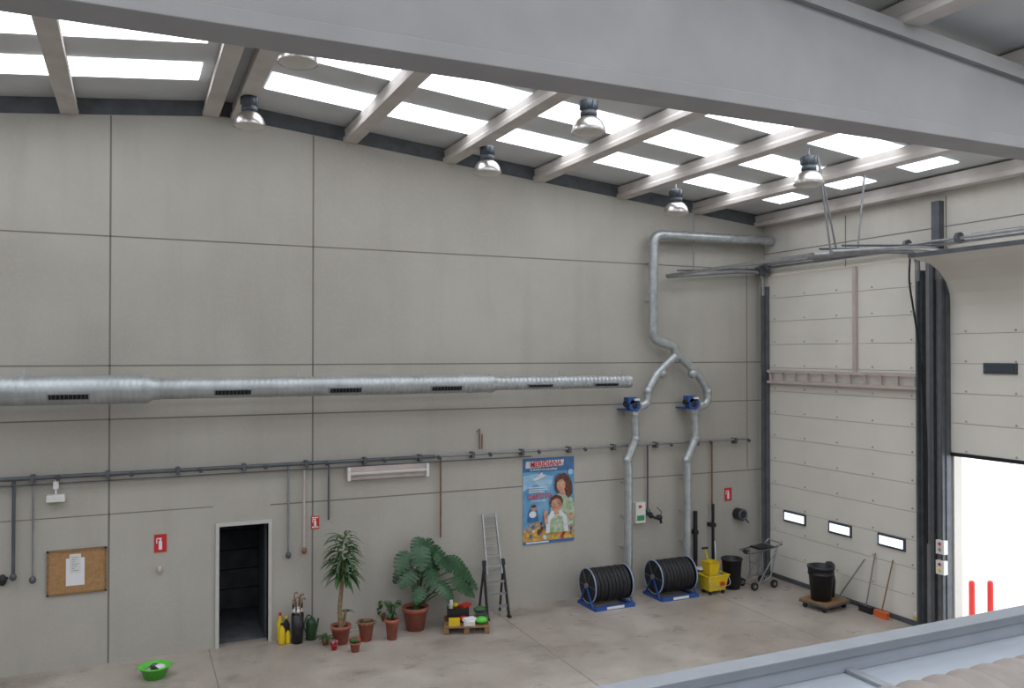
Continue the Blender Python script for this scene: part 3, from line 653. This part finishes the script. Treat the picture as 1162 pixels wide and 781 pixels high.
o.tube([(X+.1,Y,.15),(X+.24,Y+.25,1.0)],.013,m_alu,8); o.ball((X+.1,Y,.35),(.09,.09,.08),m_steel2); o.tube(fillet([(X-.24,Y-.19,.38),(X-.26,Y-.26,.2),(X+.26,Y-.26,.2),(X+.24,Y-.19,.38)],.1),.008,m_alu,6)
o.finish()
p=FL(838,671); o=Ob('trash_bin'); X,Y=p.x+.03,p.y+.25
o.lathe((X,Y,0),[(0,0),(.17,0),(.21,.6),(.225,.6),(.225,.64),(.2,.64),(.16,.03),(0,.03)],m_blackp,28); o.torus((X,Y,.62),.22,.012,m_blackp,Matrix.Identity(3)); o.finish()
p=FL(791,664); o=Ob('paint_bucket'); X,Y=p.x,min(p.y,14.65)
o.lathe((X,Y,0),[(0,0),(.13,0),(.14,.38),(.15,.38),(.15,.4),(0,.4)],m_white,24); o.cyl((X,Y,.1),(X,Y,.28),.142,mat('bucket_label_green',(150,185,140),.5),seg=24); o.torus((X,Y,.39),.148,.008,m_alu,Matrix.Identity(3)); o.finish()
p=FL(803,668); o=Ob('wall_broom'); o.tube([(p.x,p.y+.3,.1),(p.x-.02,14.9,1.25)],.013,m_orange,8); o.box((p.x,p.y+.3,.1),(.28,.06,.05),m_orange); o.box((p.x,p.y+.3,.04),(.28,.05,.08),m_red); o.finish()
# hand trolley
p=FL(872,669); o=Ob('hand_trolley'); X,Y=p.x,p.y+.25
for sg in (-1,1):
    y=Y+sg*.2
    o.tube(fillet([(X-.35,y,.1),(X+.1,y,.22),(X+.28,y,.85),(X+.42,y,.95)],.08),.017,m_steel2,8); o.tube([(X-.2,y,.15),(X+.25,y,.75)],.014,m_steel2,8)
    o.tube(fillet([(X-.4,y,.78),(X+.0,y,.82),(X+.42,y,.9)],.05),.015,m_steel,8)
    o.tube([(X-.1,y,.14),(X-.12,y,.8)],.014,m_steel2,8)
    for xx in (-.33,.2): o.tube([(X+xx,y-.02,.085),(X+xx,y+.02,.085)],.085,m_blackp,16); o.tube([(X+xx,y-.025,.085),(X+xx,y+.025,.085)],.04,m_steel2,12); o.tube([(X+xx,y,.085),(X+xx,y,.2)],.012,m_steel2,6)
for q in ((-.35,.1),(.1,.22),(.28,.85),(.42,.92),(-.4,.78),(-.12,.5)): o.tube([(X+q[0],Y-.2,q[1]),(X+q[0],Y+.2,q[1])],.014,m_steel2,8)
o.box((X+.05,Y,.84),(.4,.3,.04),m_blackp); o.ball((X-.38,Y,.78),(.06,.1,.05),m_blackp); o.finish()
# dolly with bins on the right
o=Ob('platform_dolly'); cx,cy=12.42,12.45; R=RZ(.15)
o.box(T(0,0,.15),(.72,.62,.04),m_wood,R); o.box(T(0,0,.12),(.74,.64,.03),m_steel,R)
for a in (-1,1):
    for b in (-1,1): q=T(a*.3,b*.22,.05); o.tube([q+V((-.02,0,0)),q+V((.02,0,0))],.05,m_blackp,12); o.cyl(q,q+V((0,0,.06)),.015,m_steel2,seg=6)
o.finish()
o=Ob('stacked_black_bins'); q=T(-.1,0,.171)
o.lathe(q,[(0,0),(.19,0),(.235,.5),(.25,.5),(.25,.53),(.22,.53),(.24,.56),(.25,.62),(.262,.62),(.262,.66),(.23,.66),(.2,.3),(0,.3)],m_blackp,28)
o.box(q+V((-.25,0,.6)),(.05,.14,.04),m_blackp); o.box(q+V((.25,0,.6)),(.05,.14,.04),m_blackp)
q=T(.24,.06,.171); o.lathe(q,[(0,0),(.1,.0),(.12,.3),(.09,.5),(.11,.62),(.05,.68),(0,.68)],m_blackp,12); o.finish()
for px,py,pz1,hd in ((978,680,635,m_steel2),(990,694,628,m_blackp),(1004,701,636,m_orange)):
    p=FL(px,py); o=Ob('broom'); x=min(p.x,12.9); t=RW(px+(2 if px<1000 else 8),pz1,13.03)
    o.tube([(x,p.y,.12),(t.x+.03,t.y,t.z)],.013,m_steel2 if px<1000 else m_wood,8)
    o.box((x,p.y,.11),(.08,.3,.04),hd); o.box((x,p.y,.05),(.06,.3,.1),hd if hd!=m_steel2 else m_blackp); o.finish()
p=RW(1041,700,13.05); o=Ob('door_label_box'); o.bx((13.02,p.y-.08,p.z-.05),(13.098,p.y+.08,p.z+.05),m_white); o.bx((13.015,p.y-.07,p.z-.04),(13.02,p.y+.07,p.z),m_yellow); o.finish()
# ------------------------------------------------------------------ mezzanine edge
p=FL(1162,690,3.2); ye=p.y
o=Ob('mezzanine_parapet')
o.bx((XL+.02,YN+.02,2.9),(XR-.1,ye-.02,3.05),m_sand); o.bx((XL+.02,ye-.02,0),(XR-.1,ye+.03,3.14),m_sand)
o.bx((XL+.02,ye-.09,3.14),(XR-.1,ye+.05,3.2),m_grey); o.bx((XL+.02,ye-.075,3.05),(XR-.1,ye-.02,3.14),m_sand)
for k in range(-6,10):
    x=4.0+k*1.8
    if XL<x<XR-.3: o.bx((x-.035,YN+.02,3.05),(x+.035,ye-.08,3.075),m_grey)
o.finish(.005)
o=Ob('deck_cable'); o.tube(fillet([(3.2,3.1,3.07),(3.7,3.0,3.07),(4.1,2.85,3.07),(4.6,2.95,3.07)],.2),.02,m_blackp,8); o.finish()
o=Ob('flexible_duct'); pts=[];rs=[]; x=2.75; k=0
while x<12.8:
    pts.append((x,2.55,3.31)); rs.append((.222,.25,.262,.25)[k%4]); x+=.04; k+=1
pts=[(2.6,2.55,3.3),(2.65,2.55,3.3),(2.7,2.55,3.3)]+pts; rs=[.1,.18,.22]+rs
o.tube(pts,rs,m_flex,28); o.finish()

# ------------------------------------------------------------------ world
w=bpy.data.worlds.new('world'); bpy.context.scene.world=w; w.use_nodes=True
bg=w.node_tree.nodes['Background']; bg.inputs[0].default_value=(.88,.94,1,1); bg.inputs[1].default_value=3.0
